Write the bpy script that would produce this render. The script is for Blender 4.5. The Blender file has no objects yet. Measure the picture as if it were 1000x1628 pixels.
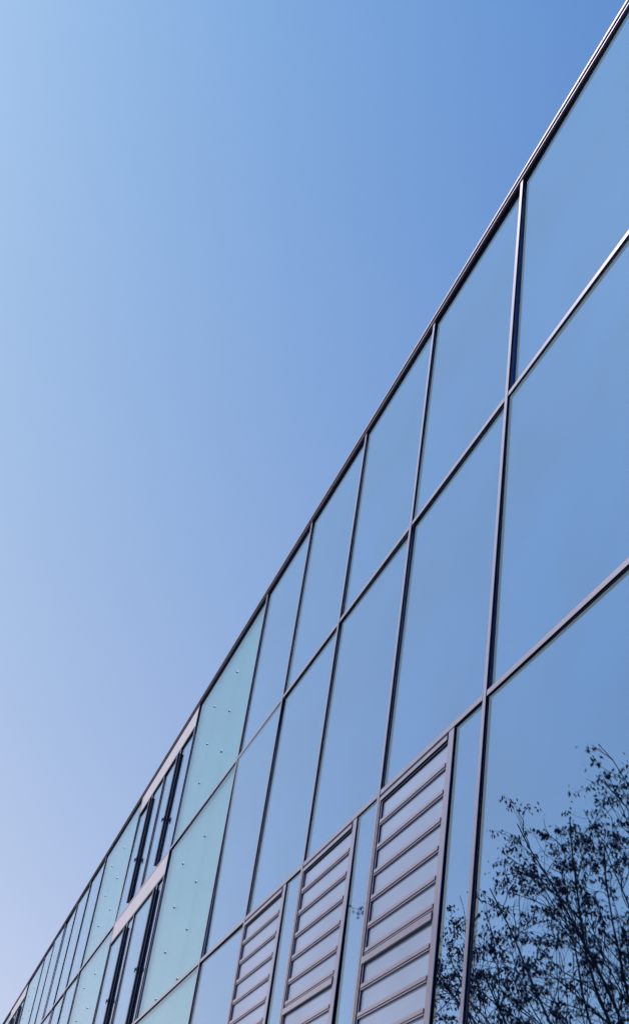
import bpy, bmesh, math, random
from mathutils import Vector, Matrix
random.seed(7)
sc = bpy.context.scene
COL = sc.collection
R = math.radians

# ------------------------------------------------------------------ camera
YAW, PITCH, ROLL = R(-77.46967), R(33.87755), R(9.60811)
fw = Vector((math.sin(YAW)*math.cos(PITCH), math.cos(YAW)*math.cos(PITCH), math.sin(PITCH)))
rt = Vector((math.cos(YAW), -math.sin(YAW), 0)); up = rt.cross(fw)
r2 = rt*math.cos(ROLL) + up*math.sin(ROLL); u2 = -rt*math.sin(ROLL) + up*math.cos(ROLL)
cam = bpy.data.cameras.new("camera"); camo = bpy.data.objects.new("camera", cam); COL.objects.link(camo)
m = Matrix((r2, u2, -fw)).transposed().to_4x4(); m.translation = Vector((0, -2.611, 1.6))
camo.matrix_world = m
cam.sensor_fit = 'VERTICAL'; cam.sensor_height = 36; cam.lens = 45.33
cam.clip_start = .05; cam.clip_end = 5000
sc.camera = camo

# ------------------------------------------------------------------ sky, sun
SUN_AZ, SUN_EL = -143.0, 48.0          # azimuth from +y towards +x
w = bpy.data.worlds.new("World"); sc.world = w; w.use_nodes = True
nt = w.node_tree; bg = nt.nodes['Background']
sky = nt.nodes.new('ShaderNodeTexSky'); sky.sky_type = 'NISHITA'; sky.sun_disc = False
sky.sun_elevation = R(SUN_EL); sky.sun_rotation = R(SUN_AZ)
sky.altitude = 50; sky.air_density = 0.8; sky.dust_density = 0.5; sky.ozone_density = 3.0
# clear morning air: Nishita sky with its tone and whitening towards the west fitted per channel, in world directions
RESP = [[0.759, -1.085, -0.833, 0.152, -0.152], [0.667, -0.563, -0.62, 0.494, -0.064], [0.606, -0.182, -0.101, 0.527, 0.189]]     # gamma, direction weights x y z, offset
sp = nt.nodes.new('ShaderNodeSeparateColor'); cb = nt.nodes.new('ShaderNodeCombineColor'); tcs = nt.nodes.new('ShaderNodeTexCoord')
nt.links.new(sky.outputs[0], sp.inputs[0])
def mnode(op, v=None):
    n = nt.nodes.new('ShaderNodeMath'); n.operation = op
    if v is not None: n.inputs[1].default_value = v
    return n
for c_, (ga, wx, wy, wz, of) in enumerate(RESP):
    m1, m2 = mnode('MULTIPLY', .0566), mnode('POWER', ga)
    dt = nt.nodes.new('ShaderNodeVectorMath'); dt.operation = 'DOT_PRODUCT'; dt.inputs[1].default_value = (wx, wy, wz)
    ad, ex, m3, m4 = mnode('ADD', of), mnode('EXPONENT'), mnode('MULTIPLY'), mnode('MULTIPLY', 1/.2186)
    nt.links.new(sp.outputs[c_], m1.inputs[0]); nt.links.new(m1.outputs[0], m2.inputs[0])
    nt.links.new(tcs.outputs['Generated'], dt.inputs[0]); nt.links.new(dt.outputs['Value'], ad.inputs[0])
    nt.links.new(ad.outputs[0], ex.inputs[0]); nt.links.new(m2.outputs[0], m3.inputs[0]); nt.links.new(ex.outputs[0], m3.inputs[1])
    nt.links.new(m3.outputs[0], m4.inputs[0]); nt.links.new(m4.outputs[0], cb.inputs[c_])
nt.links.new(cb.outputs[0], bg.inputs[0]); bg.inputs[1].default_value = .13
sl = bpy.data.lights.new("sun", 'SUN'); so = bpy.data.objects.new("sun", sl); COL.objects.link(so)
sl.energy = 3.2; sl.angle = R(.53); sl.color = (1, .95, .88)
sd = Vector((math.sin(R(SUN_AZ))*math.cos(R(SUN_EL)), math.cos(R(SUN_AZ))*math.cos(R(SUN_EL)), math.sin(R(SUN_EL))))
so.rotation_euler = sd.to_track_quat('Z', 'Y').to_euler(); so.location = sd*60
sc.view_settings.view_transform = 'Standard'; sc.view_settings.look = 'None'
sc.view_settings.exposure = 0.75; sc.view_settings.gamma = 1
try:
    sc.cycles.transparent_max_bounces = 32; sc.cycles.max_bounces = 12; sc.cycles.glossy_bounces = 8
except Exception: pass

# ------------------------------------------------------------------ materials
def mat(name):
    M = bpy.data.materials.new(name); M.use_nodes = True
    return M, M.node_tree, M.node_tree.nodes['Principled BSDF']

def noise(nt, scale, detail=3, obj=True, stretch=None):
    tc = nt.nodes.new('ShaderNodeTexCoord'); n = nt.nodes.new('ShaderNodeTexNoise')
    n.inputs['Scale'].default_value = scale; n.inputs['Detail'].default_value = detail
    src = tc.outputs['Object']
    if stretch:
        mp = nt.nodes.new('ShaderNodeMapping'); mp.inputs['Scale'].default_value = stretch
        nt.links.new(src, mp.inputs[0]); src = mp.outputs[0]
    nt.links.new(src, n.inputs['Vector'])
    return n

def ramp(nt, fac, a, b, lo=.35, hi=.65):
    r = nt.nodes.new('ShaderNodeMapRange'); r.inputs[1].default_value = lo; r.inputs[2].default_value = hi
    nt.links.new(fac, r.inputs[0])
    mx = nt.nodes.new('ShaderNodeMix'); mx.data_type = 'RGBA'
    mx.inputs[6].default_value = (*a, 1); mx.inputs[7].default_value = (*b, 1)
    nt.links.new(r.outputs[0], mx.inputs[0]); return mx.outputs[2]

def bump(nt, h, dist, strength=1.0):
    b = nt.nodes.new('ShaderNodeBump'); b.inputs['Distance'].default_value = dist
    b.inputs['Strength'].default_value = strength
    nt.links.new(h, b.inputs['Height']); return b.outputs[0]

def simple(name, col, rough=.5, metal=0, var=.12, scale=3, stretch=None, spec=None):
    M, nt, P = mat(name)
    n = noise(nt, scale, 5, stretch=stretch)
    c = ramp(nt, n.outputs[0], [x*(1-var) for x in col], [min(1, x*(1+var)) for x in col])
    nt.links.new(c, P.inputs['Base Color'])
    P.inputs['Roughness'].default_value = rough; P.inputs['Metallic'].default_value = metal
    if spec is not None: P.inputs['Specular IOR Level'].default_value = spec
    return M

ALU = simple("satin_aluminium", (.40, .34, .44), .28, .95, .05, 6, (1, 1, .2))
COPING = simple("coping_aluminium", (.19, .16, .26), .5, .6, .08, 3, (.3, 1, 1))
GASKET_SHADE = simple("black_gasket_and_shade", (.004, .006, .03), .6, 0, .2, 8, spec=.15)  # gasket strips; also painted as shade on the coping underside
SASH = simple("grey_sash_metal", (.07, .075, .12), .45, .3, .1, 4)
BAND = simple("pale_panel_metal", (.42, .38, .47), .4, 0, .04, 2)
STEEL = simple("steel_bolt", (.30, .31, .33), .38, 1, .05, 20)
WALL = simple("grey_render", (.33, .33, .34), .85, 0, .12, 1.2)
ROOFM = simple("roof_felt", (.12, .12, .12), .9, 0, .2, 2)

def coated(name, col, rough, metal, wob=.0003, var=.09):
    M, nt, P = mat(name)
    n = noise(nt, .9, 1)
    n2 = noise(nt, .8, 2)
    c = ramp(nt, n2.outputs[0], [x*(1-var) for x in col], [x*(1+var) for x in col])
    nt.links.new(c, P.inputs['Base Color'])
    P.inputs['Roughness'].default_value = rough; P.inputs['Metallic'].default_value = metal
    nt.links.new(bump(nt, n.outputs[0], wob), P.inputs['Normal'])
    return M
COAT = coated("solar_coating", (.09, .28, .60), .01, 1)
COAT_TEAL = coated("teal_coating", (.10, .37, .40), .16, .75)
FROST = coated("frosted_lilac_glass", (.33, .39, .58), .32, .68)

def clearglass():
    M = bpy.data.materials.new("clear_glass"); M.use_nodes = True; nt = M.node_tree
    for n in list(nt.nodes): nt.nodes.remove(n)
    o = nt.nodes.new('ShaderNodeOutputMaterial'); mx = nt.nodes.new('ShaderNodeMixShader')
    t = nt.nodes.new('ShaderNodeBsdfTransparent'); t.inputs[0].default_value = (.93, .97, .98, 1)
    g = nt.nodes.new('ShaderNodeBsdfGlossy'); g.inputs['Roughness'].default_value = .006
    g.inputs[0].default_value = (.84, .95, 1, 1)
    f = nt.nodes.new('ShaderNodeFresnel'); f.inputs[0].default_value = 1.95
    n = noise(nt, .8, 1); b = bump(nt, n.outputs[0], .0006)
    nt.links.new(b, g.inputs['Normal'])
    ge = nt.nodes.new('ShaderNodeNewGeometry'); ml = nt.nodes.new('ShaderNodeMath'); ml.operation = 'SUBTRACT'; ml.use_clamp = True
    nt.links.new(f.outputs[0], ml.inputs[0]); nt.links.new(ge.outputs['Backfacing'], ml.inputs[1])   # each face of the sheet reflects on its outer side only
    nt.links.new(ml.outputs[0], mx.inputs[0]); nt.links.new(t.outputs[0], mx.inputs[1])
    nt.links.new(g.outputs[0], mx.inputs[2]); nt.links.new(mx.outputs[0], o.inputs[0])
    return M
CLEAR = clearglass()

def paving():
    M, nt, P = mat("asphalt")
    n = noise(nt, 60, 6); n2 = noise(nt, .35, 4)
    c1 = ramp(nt, n.outputs[0], (.045, .045, .047), (.075, .073, .07))
    c2 = ramp(nt, n2.outputs[0], (.7, .7, .7), (1.15, 1.15, 1.15))
    mx = nt.nodes.new('ShaderNodeMix'); mx.data_type = 'RGBA'; mx.blend_type = 'MULTIPLY'; mx.inputs[0].default_value = 1
    nt.links.new(c1, mx.inputs[6]); nt.links.new(c2, mx.inputs[7]); nt.links.new(mx.outputs[2], P.inputs['Base Color'])
    P.inputs['Roughness'].default_value = .9
    nt.links.new(bump(nt, n.outputs[0], .01), P.inputs['Normal']); return M
PAVE = paving()

def bark():
    M, nt, P = mat("bark")
    n = noise(nt, 14, 5, stretch=(1, 1, .25))
    nt.links.new(ramp(nt, n.outputs[0], (.035, .026, .022), (.10, .08, .07)), P.inputs['Base Color'])
    P.inputs['Roughness'].default_value = .9
    nt.links.new(bump(nt, n.outputs[0], .02), P.inputs['Normal']); return M
def leafm():
    M, nt, P = mat("reddish_leaf")
    n = noise(nt, 1.7, 4)
    nt.links.new(ramp(nt, n.outputs[0], (.06, .014, .028), (.13, .035, .04)), P.inputs['Base Color'])
    P.inputs['Roughness'].default_value = .6; return M
BARK = bark(); LEAF = leafm()

# ------------------------------------------------------------------ helpers
def box(bm, x0, x1, y0, y1, z0, z1, mi=0, bev=0):
    if x0 > x1: x0, x1 = x1, x0
    v = [bm.verts.new((x, y, z)) for x in (x0, x1) for y in (y0, y1) for z in (z0, z1)]
    fs = [bm.faces.new([v[i] for i in q]) for q in ((0,1,3,2),(4,6,7,5),(0,4,5,1),(2,3,7,6),(0,2,6,4),(1,5,7,3))]
    for f in fs: f.material_index = mi
    return v

def link(name, bm, mats, parent=None, loc=(0,0,0), rot=(0,0,0)):
    me = bpy.data.meshes.new(name)
    if bm is not None:
        bmesh.ops.recalc_face_normals(bm, faces=bm.faces[:]); bm.to_mesh(me); bm.free()
    for M in mats: me.materials.append(M)
    o = bpy.data.objects.new(name, me); COL.objects.link(o); o.location = loc; o.rotation_euler = rot
    if parent: o.parent = parent
    return o

def meshob(name, verts, faces, M, parent=None):
    me = bpy.data.meshes.new(name); me.from_pydata(verts, [], faces); me.materials.append(M); me.update()
    o = bpy.data.objects.new(name, me); COL.objects.link(o)
    if parent: o.parent = parent
    return o

# ------------------------------------------------------------------ ground
bm = bmesh.new(); box(bm, -1500, 1500, -1500, 1500, -.5, 0)
g = link("ground", bm, [PAVE]); g['kind'] = 'structure'

# ------------------------------------------------------------------ building
B = bpy.data.objects.new("office_building", None); COL.objects.link(B); B.location = (0, 0, 0)
B['label'] = "long glass office building with a mirror glazed curtain wall, thin aluminium mullions and teal panels"
B['category'] = "building"
X0, BW = -6.3837, 1.8
def X(u): return X0 + u*BW
H = [0.35, 2.86, 5.086, 7.372, 9.572]          # transom centre heights, bottom to top
YG = .016                                       # outer glass surface; cap fronts are at y = 0

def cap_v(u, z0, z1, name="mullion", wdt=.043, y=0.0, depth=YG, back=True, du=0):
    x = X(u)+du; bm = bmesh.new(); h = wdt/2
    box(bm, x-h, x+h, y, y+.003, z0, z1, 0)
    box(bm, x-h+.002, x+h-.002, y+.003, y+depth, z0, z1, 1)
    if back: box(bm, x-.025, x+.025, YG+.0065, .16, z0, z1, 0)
    return link(name, bm, [ALU, GASKET_SHADE], B)
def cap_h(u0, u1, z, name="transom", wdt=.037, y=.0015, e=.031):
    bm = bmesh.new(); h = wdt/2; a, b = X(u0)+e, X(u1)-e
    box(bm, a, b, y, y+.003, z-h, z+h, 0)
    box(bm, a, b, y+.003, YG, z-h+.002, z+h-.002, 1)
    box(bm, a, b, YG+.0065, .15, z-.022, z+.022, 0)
    return link(name, bm, [ALU, GASKET_SHADE], B)

def pane(u0, u1, z0, z1, coat=COAT, name="glass_pane", dx=.012, dz=.012, tilt=.22):
    a, b = X(u0)+dx, X(u1)-dx; c, d = z0+dz, z1-dz
    cx, cz = (a+b)/2, (c+d)/2; hw, hh = (b-a)/2, (d-c)/2
    bm = bmesh.new(); box(bm, -hw, hw, 0, .006, -hh, hh)
    rot = (R(random.gauss(0, tilt)), 0, R(random.gauss(0, tilt)))
    o = link(name, bm, [CLEAR], B, (cx, YG, cz), rot)
    bm = bmesh.new(); box(bm, -hw+.004, hw-.004, 0, .006, -hh+.004, hh-.004)
    i = link("inner_pane", bm, [coat], o, (0, .0085, 0), (R(random.gauss(0, .02)), 0, R(random.gauss(0, .02))))
    return o

def bolt_obj(parent, x, z):
    bm = bmesh.new()
    for r_, y0, y1 in ((.017, -.003, 0), (.012, -.013, -.003)):
        c = bmesh.ops.create_cone(bm, cap_ends=True, segments=16, radius1=r_, radius2=r_*.86, depth=y1-y0,
            matrix=Matrix.Translation((0, (y0+y1)/2, 0)) @ Matrix.Rotation(R(90), 4, 'X'))
    return link("bolt", bm, [STEEL], parent, (x, 0, z))

def teal(u0, u1, z0, z1, bolts=True):
    a, b = X(u0)+.012, X(u1)-.012; cx, cz = (a+b)/2, (z0+z1)/2; hw, hh = (b-a)/2, (z1-z0)/2-.012
    bm = bmesh.new(); box(bm, -hw, hw, 0, .006, -hh, hh)
    o = link("teal_panel", bm, [CLEAR], B, (cx, YG, cz), (R(random.gauss(0,.05)), 0, R(random.gauss(0,.05))))
    # three backing sheets with thin joints between them, the point fixings sit on the joints
    js = [-hw+.014, -hw+2*hw*.345, -hw+2*hw*.675, hw-.014]
    for k in range(3):
        bm = bmesh.new(); box(bm, js[k]+.006, js[k+1]-.006, 0, .006, -hh+.012, hh-.012)
        link("backing_sheet", bm, [COAT_TEAL], o, (0, .022, 0), (0, 0, R(random.gauss(0, .04))))
    bm = bmesh.new(); box(bm, -hw+.02, hw-.02, 0, .004, -hh+.02, hh-.02)
    link("backing_board", bm, [SASH], o, (0, .036, 0))
    if bolts:
        for j in (js[1], js[2]):
            for k in range(4):
                bolt_obj(o, j, z1 - .58 - k*.555 - cz + .02)
    return o

def window_bay(u0, u1, z0, z1, k1, k2):
    """two casements under a pale spandrel band"""
    w_ = bmesh.new()
    zb = z1 - .34
    a, b = X(u0)+.031, X(u1)-.031
    # band
    box(w_, a, b, .004, .012, zb, z1-.024, 0)
    box(w_, a, b, .012, .15, zb+.006, z1-.028, 1)
    box(w_, a, b, -.004, .012, zb-.030, zb-.001, 2)   # drip edge
    link("spandrel_band", w_, [BAND, GASKET_SHADE, SASH], B)
    um = (u0+u1)/2
    cap_v(um, z0+.018, zb-.031, "mullion", .042)
    for (s, e, k) in ((um, u1, k1), (u0, um, k2)):
        # window: s..e with an outward opening sash whose stile stands at k
        x = X(k)
        bm = bmesh.new()
        box(bm, x-.035, x+.02, 0, .003, z0+.023, zb-.031, 0)
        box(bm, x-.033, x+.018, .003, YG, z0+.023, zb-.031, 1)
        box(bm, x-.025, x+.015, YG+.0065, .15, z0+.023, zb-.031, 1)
        W = link("casement_window", bm, [ALU, GASKET_SHADE], B)
        bm = bmesh.new()
        box(bm, x-.105, x-.040, -.028, YG-.001, z0+.05, zb-.09, 0)      # projecting stile
        box(bm, x-.0399, x-.030, -.010, YG-.001, z0+.05, zb-.09, 1)
        link("sash", bm, [SASH, GASKET_SHADE], W)
        zm = z0 + (zb-z0)*.40
        bm = bmesh.new()
        box(bm, x-.11, x+.02, -.042, -.0285, zm-.015, zm+.015, 0)
        box(bm, x-.08, x-.066, -.056, -.0425, zm-.05, zm+.01, 0)
        link("handle", bm, [SASH], W)
        for (p, q) in ((s, k), (k, e)):
            o = pane(p, q, z0, zb, name="pane")
            o.parent = B; o.name = "glass_pane"

def louvre_panel(um, up_, z0, z1):
    """framed panel of frosted glass with horizontal bars; um = left mullion, up_ = its right edge"""
    xa, xb = X(um)+.030, X(up_)
    bm = bmesh.new()
    zt = z1-.023
    # right post, broad and proud
    box(bm, xb-.085, xb, .004, .008, z0, zt-.001, 0); box(bm, xb-.083, xb-.002, .008, YG, z0, zt-.002, 1)
    # left double stile
    box(bm, xa+.012, xa+.034, -.002, .002, z0, zt-.05, 0); box(bm, xa+.002, xa+.032, .002, YG, z0, zt-.052, 1)
    box(bm, xa+.048, xa+.060, .004, .008, z0, zt-.06, 0); box(bm, xa+.034, xa+.058, .008, YG, z0, zt-.062, 1)
    # head
    box(bm, xa+.012, xb-.096, -.002, .002, zt-.050, zt-.022, 0); box(bm, xa+.014, xb-.097, .002, YG, zt-.048, zt-.001, 1)
    box(bm, xa+.061, xb-.097, .006, YG, zt-.068, zt-.053, 1)
    L = link("louvre_panel", bm, [ALU, GASKET_SHADE], B)
    bm = bmesh.new(); box(bm, xa+.034, xb-.05, YG+.0005, YG+.008, z0+.01, zt-.06)
    link("frosted_glass", bm, [FROST], L)
    zs = [4.846, 4.670, 4.493, 4.318, 4.138, 3.972, 3.744, 3.567, 3.389, 3.21, 3.03]
    for z in zs:
        bm = bmesh.new()
        box(bm, xa+.060, xb-.0955, .000, .003, z-.008, z+.016, 0)
        box(bm, xa+.061, xb-.0965, .003, YG, z-.006, z+.014, 1)
        box(bm, xa+.061, xb-.0965,   .005, YG+.0002, z-.020, z-.0085, 0)
        link("louvre_bar", bm, [ALU, SASH], L)
    bm = bmesh.new(); z = 3.916
    box(bm, xa+.035, xb-.0955, -.003, .001, z-.022, z+.022, 0)
    box(bm, xa+.036, xb-.0965, .001, YG, z-.028, z+.019, 1)
    link("middle_rail", bm, [ALU, SASH], L)

# bays: (u left, u right, kind)
bays = []
def seg(us, kind):
    for a, b in zip(us[:-1], us[1:]): bays.append((b, a, kind))
seg([7.35, 5.35], 't'); seg([5.35, 3.0], 'w'); seg([3.0, 1.0], 't'); seg([1, 0, -1, -2, -3, -4], 'g')
seg([-4, -6], 't'); seg([-6, -8.33], 'w'); seg([-8.33, -10.35], 't')
seg([-10.35, -11.36, -12.34, -13.32, -14.29, -15.26], 'g'); seg([-15.26, -17.1], 't')
seg([-17.1, -19.3], 'w'); seg([-19.3, -21.3], 't'); seg([-21.3, -22.3, -23.3, -24.3], 'g')
rows = list(zip(H[:-1], H[1:]))
edges = sorted(set([b[0] for b in bays] + [b[1] for b in bays]))
for u in edges: cap_v(u, .1, 9.560)
for (a, b, k) in bays:
    for ri, (z0, z1) in enumerate(rows):
        cap_h(a, b, z0)
        if k == 't': teal(a, b, z0, z1)
        elif k == 'w' and ri >= 2:
            if ri == 3: window_bay(a, b, z0, z1, b-.50, a+.67)
            else: window_bay(a, b, z0, z1, b-.24, a+.88)
        elif k == 'g' and ri == 1 and -2.5 < b < .5:
            p = b - .253
            louvre_panel(a, p, z0+.023, z1)
            pane(p, b, z0, z1)
        else: pane(a, b, z0, z1)
# coping
ua, ub = edges[0], edges[-1]
bm = bmesh.new()
box(bm, X(ua)-.05, X(ub)+.05, -.018, .0, 9.610, 9.629, 0)
box(bm, X(ua)-.05, X(ub)+.05, +.0005, .45, 9.606, 9.6285, 0)
box(bm, X(ua)-.049, X(ub)+.049, -.016, .16, 9.600, 9.6055, 1)  # coping underside, its shade put into the colour; no gasket here
box(bm, X(ua)-.03, X(ub)+.03, -.010, .01, 9.576, 9.585, 0)
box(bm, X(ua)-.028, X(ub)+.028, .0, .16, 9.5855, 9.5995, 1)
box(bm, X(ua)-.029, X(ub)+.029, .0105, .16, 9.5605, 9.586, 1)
for k in range(16):
    xj = X(ub) - 1.1 - k*3.6
    box(bm, xj-.003, xj+.003, -.0188, -.0181, 9.6105, 9.6285, 1)      # sheet joints
link("coping", bm, [COPING, GASKET_SHADE], B)
bm = bmesh.new(); box(bm, X(ua), X(ub), .0, .16, .0, .32, 0); link("plinth", bm, [WALL], B)
bm = bmesh.new(); box(bm, X(ua)-.03, X(ub)+.03, .165, 16, 0, 9.54, 0); link("wall", bm, [WALL], B)
bm = bmesh.new(); box(bm, X(ua)+.4, X(ub)-.4, .46, 15.7, 9.5405, 9.60, 0); link("roof", bm, [ROOFM], B)

# ------------------------------------------------------------------ tree in front of the building, seen mirrored in the glass
class Tree:
    def __init__(s, seed):
        s.r = random.Random(seed); s.q = random.Random(seed+1); s.v = []; s.f = []; s.lv = []; s.lf = []
    def tube(s, pts, rad):
        n = 6 if rad[0] > .03 else 4
        base = len(s.v); prev = None
        for i, p in enumerate(pts):
            d = (pts[min(i+1, len(pts)-1)] - pts[max(i-1, 0)]).normalized()
            a = d.orthogonal().normalized() if prev is None else (prev - d*prev.dot(d)).normalized()
            prev = a; b = d.cross(a)
            for k in range(n):
                t = 2*math.pi*k/n; s.v.append(p + (a*math.cos(t) + b*math.sin(t))*rad[i])
            if i:
                for k in range(n):
                    s.f.append((base+(i-1)*n+k, base+(i-1)*n+(k+1) % n, base+i*n+(k+1) % n, base+i*n+k))
    def path(s, p, d, length, r0, r1, steps, wob, lift):
        pts = [p.copy()]; d = d.normalized(); ds = [d.copy()]
        for i in range(steps):
            d = (d + Vector([s.r.gauss(0, wob) for _ in range(3)]) + Vector((0, 0, lift))).normalized()
            pts.append(pts[-1] + d*length/steps); ds.append(d.copy())
        rad = [r0 + (r1-r0)*i/steps for i in range(steps+1)]
        s.tube(pts, rad); return pts, ds, rad
    def side(s, d, ang):
        a = d.orthogonal().normalized(); b = d.cross(a); t = s.r.uniform(0, 2*math.pi)
        q = a*math.cos(t) + b*math.sin(t)
        return (d*math.cos(ang) + q*math.sin(ang)).normalized()
    def leaf(s, p, d, L):
        d = d.normalized(); h = d.orthogonal().normalized(); k = d.cross(h); t = s.q.uniform(0, 2*math.pi)
        a = h*math.cos(t) + k*math.sin(t); w_ = L*s.q.uniform(.24, .36); n = d.cross(a)
        tip = p + d*L + Vector((0, 0, -.25*L)); mid = p + d*L*.45
        b = len(s.lv)
        s.lv += [p, mid + a*w_ + n*w_*.3, tip, mid - a*w_ + n*w_*.3, mid + d*L*.05]
        s.lf += [(b, b+1, b+4), (b+1, b+2, b+4), (b+2, b+3, b+4), (b+3, b, b+4)]
    def cluster(s, p, d, n, size):
        for _ in range(n):
            q = p + Vector((s.q.gauss(0, size), s.q.gauss(0, size), s.q.gauss(-.02, size*.45)))
            dd = Vector([s.q.gauss(0, .6), s.q.gauss(0, .6), s.q.gauss(-.7, .45)])
            s.leaf(q, dd, s.q.uniform(.042, .08))
    def grow(s, lvl, p, d, length, r0):
        cfg = {1: (12, .06, .02), 2: (8, .14, .03), 3: (5, .2, .0)}[lvl]
        r1 = {1: .010, 2: .005, 3: .0028}[lvl]
        pts, ds, rad = s.path(p, d, length, r0, r1, *cfg)
        n = len(pts)
        if lvl == 3:
            for i in range(2, n-1):
                if s.q.random() < .07: s.cluster(pts[i], ds[i], s.q.randint(3, 6), .04)
            if s.q.random() < .85: s.cluster(pts[-1], ds[-1], s.q.randint(11, 23), s.q.uniform(.05, .09))
            return
        cnt = {1: 13, 2: 6}[lvl]
        for k in range(cnt):
            t = s.r.uniform(.22, 1.0) if lvl == 1 else s.r.uniform(.15, 1.0)
            i = min(n-1, int(t*(n-1)))
            L = length*({1: .42, 2: .5}[lvl])*(1.25-.75*t)*s.r.uniform(.7, 1.2)
            dd = s.side(ds[i], R(s.r.uniform(28, 66))); dd.z += .12
            s.grow(lvl+1, pts[i], dd, L, max(rad[i]*.5, r1))

def make_tree(name, loc, h0, limb, seed, nl=13, aim=None):
    T = Tree(seed)
    tp, td, tr = T.path(Vector((0, 0, -.1)), Vector((.02, .01, 1)), h0, .20, .12, 9, .03, .05)
    for k in range(nl):
        t = .72 + .28*k/(nl-1); i = min(len(tp)-1, int(t*(len(tp)-1)))
        az = k*2.399 + T.r.uniform(-.3, .3); el = R(T.r.uniform(12, 30) + 48*(k/(nl-1)))
        d = Vector((math.cos(az)*math.cos(el), math.sin(az)*math.cos(el), math.sin(el)))
        T.grow(1, tp[i], d, limb*T.r.uniform(.9, 1.08), .036)
    e = bpy.data.objects.new(name, None); COL.objects.link(e); e.location = loc
    meshob("trunk", [tuple(v) for v in T.v], T.f, BARK, e)
    meshob("crown", [tuple(v) for v in T.lv], T.lf, LEAF, e)
    print("leaves", len(T.lf)//4, "branch faces", len(T.f))
    return e
t = make_tree("deciduous_tree", (-18.62, -8.12, 0), 5.45, 5.5, 77, 26)
t['label'] = "sparse tree with reddish leaves and dark twigs, mirrored in the lower right glass"
t['category'] = "tree"
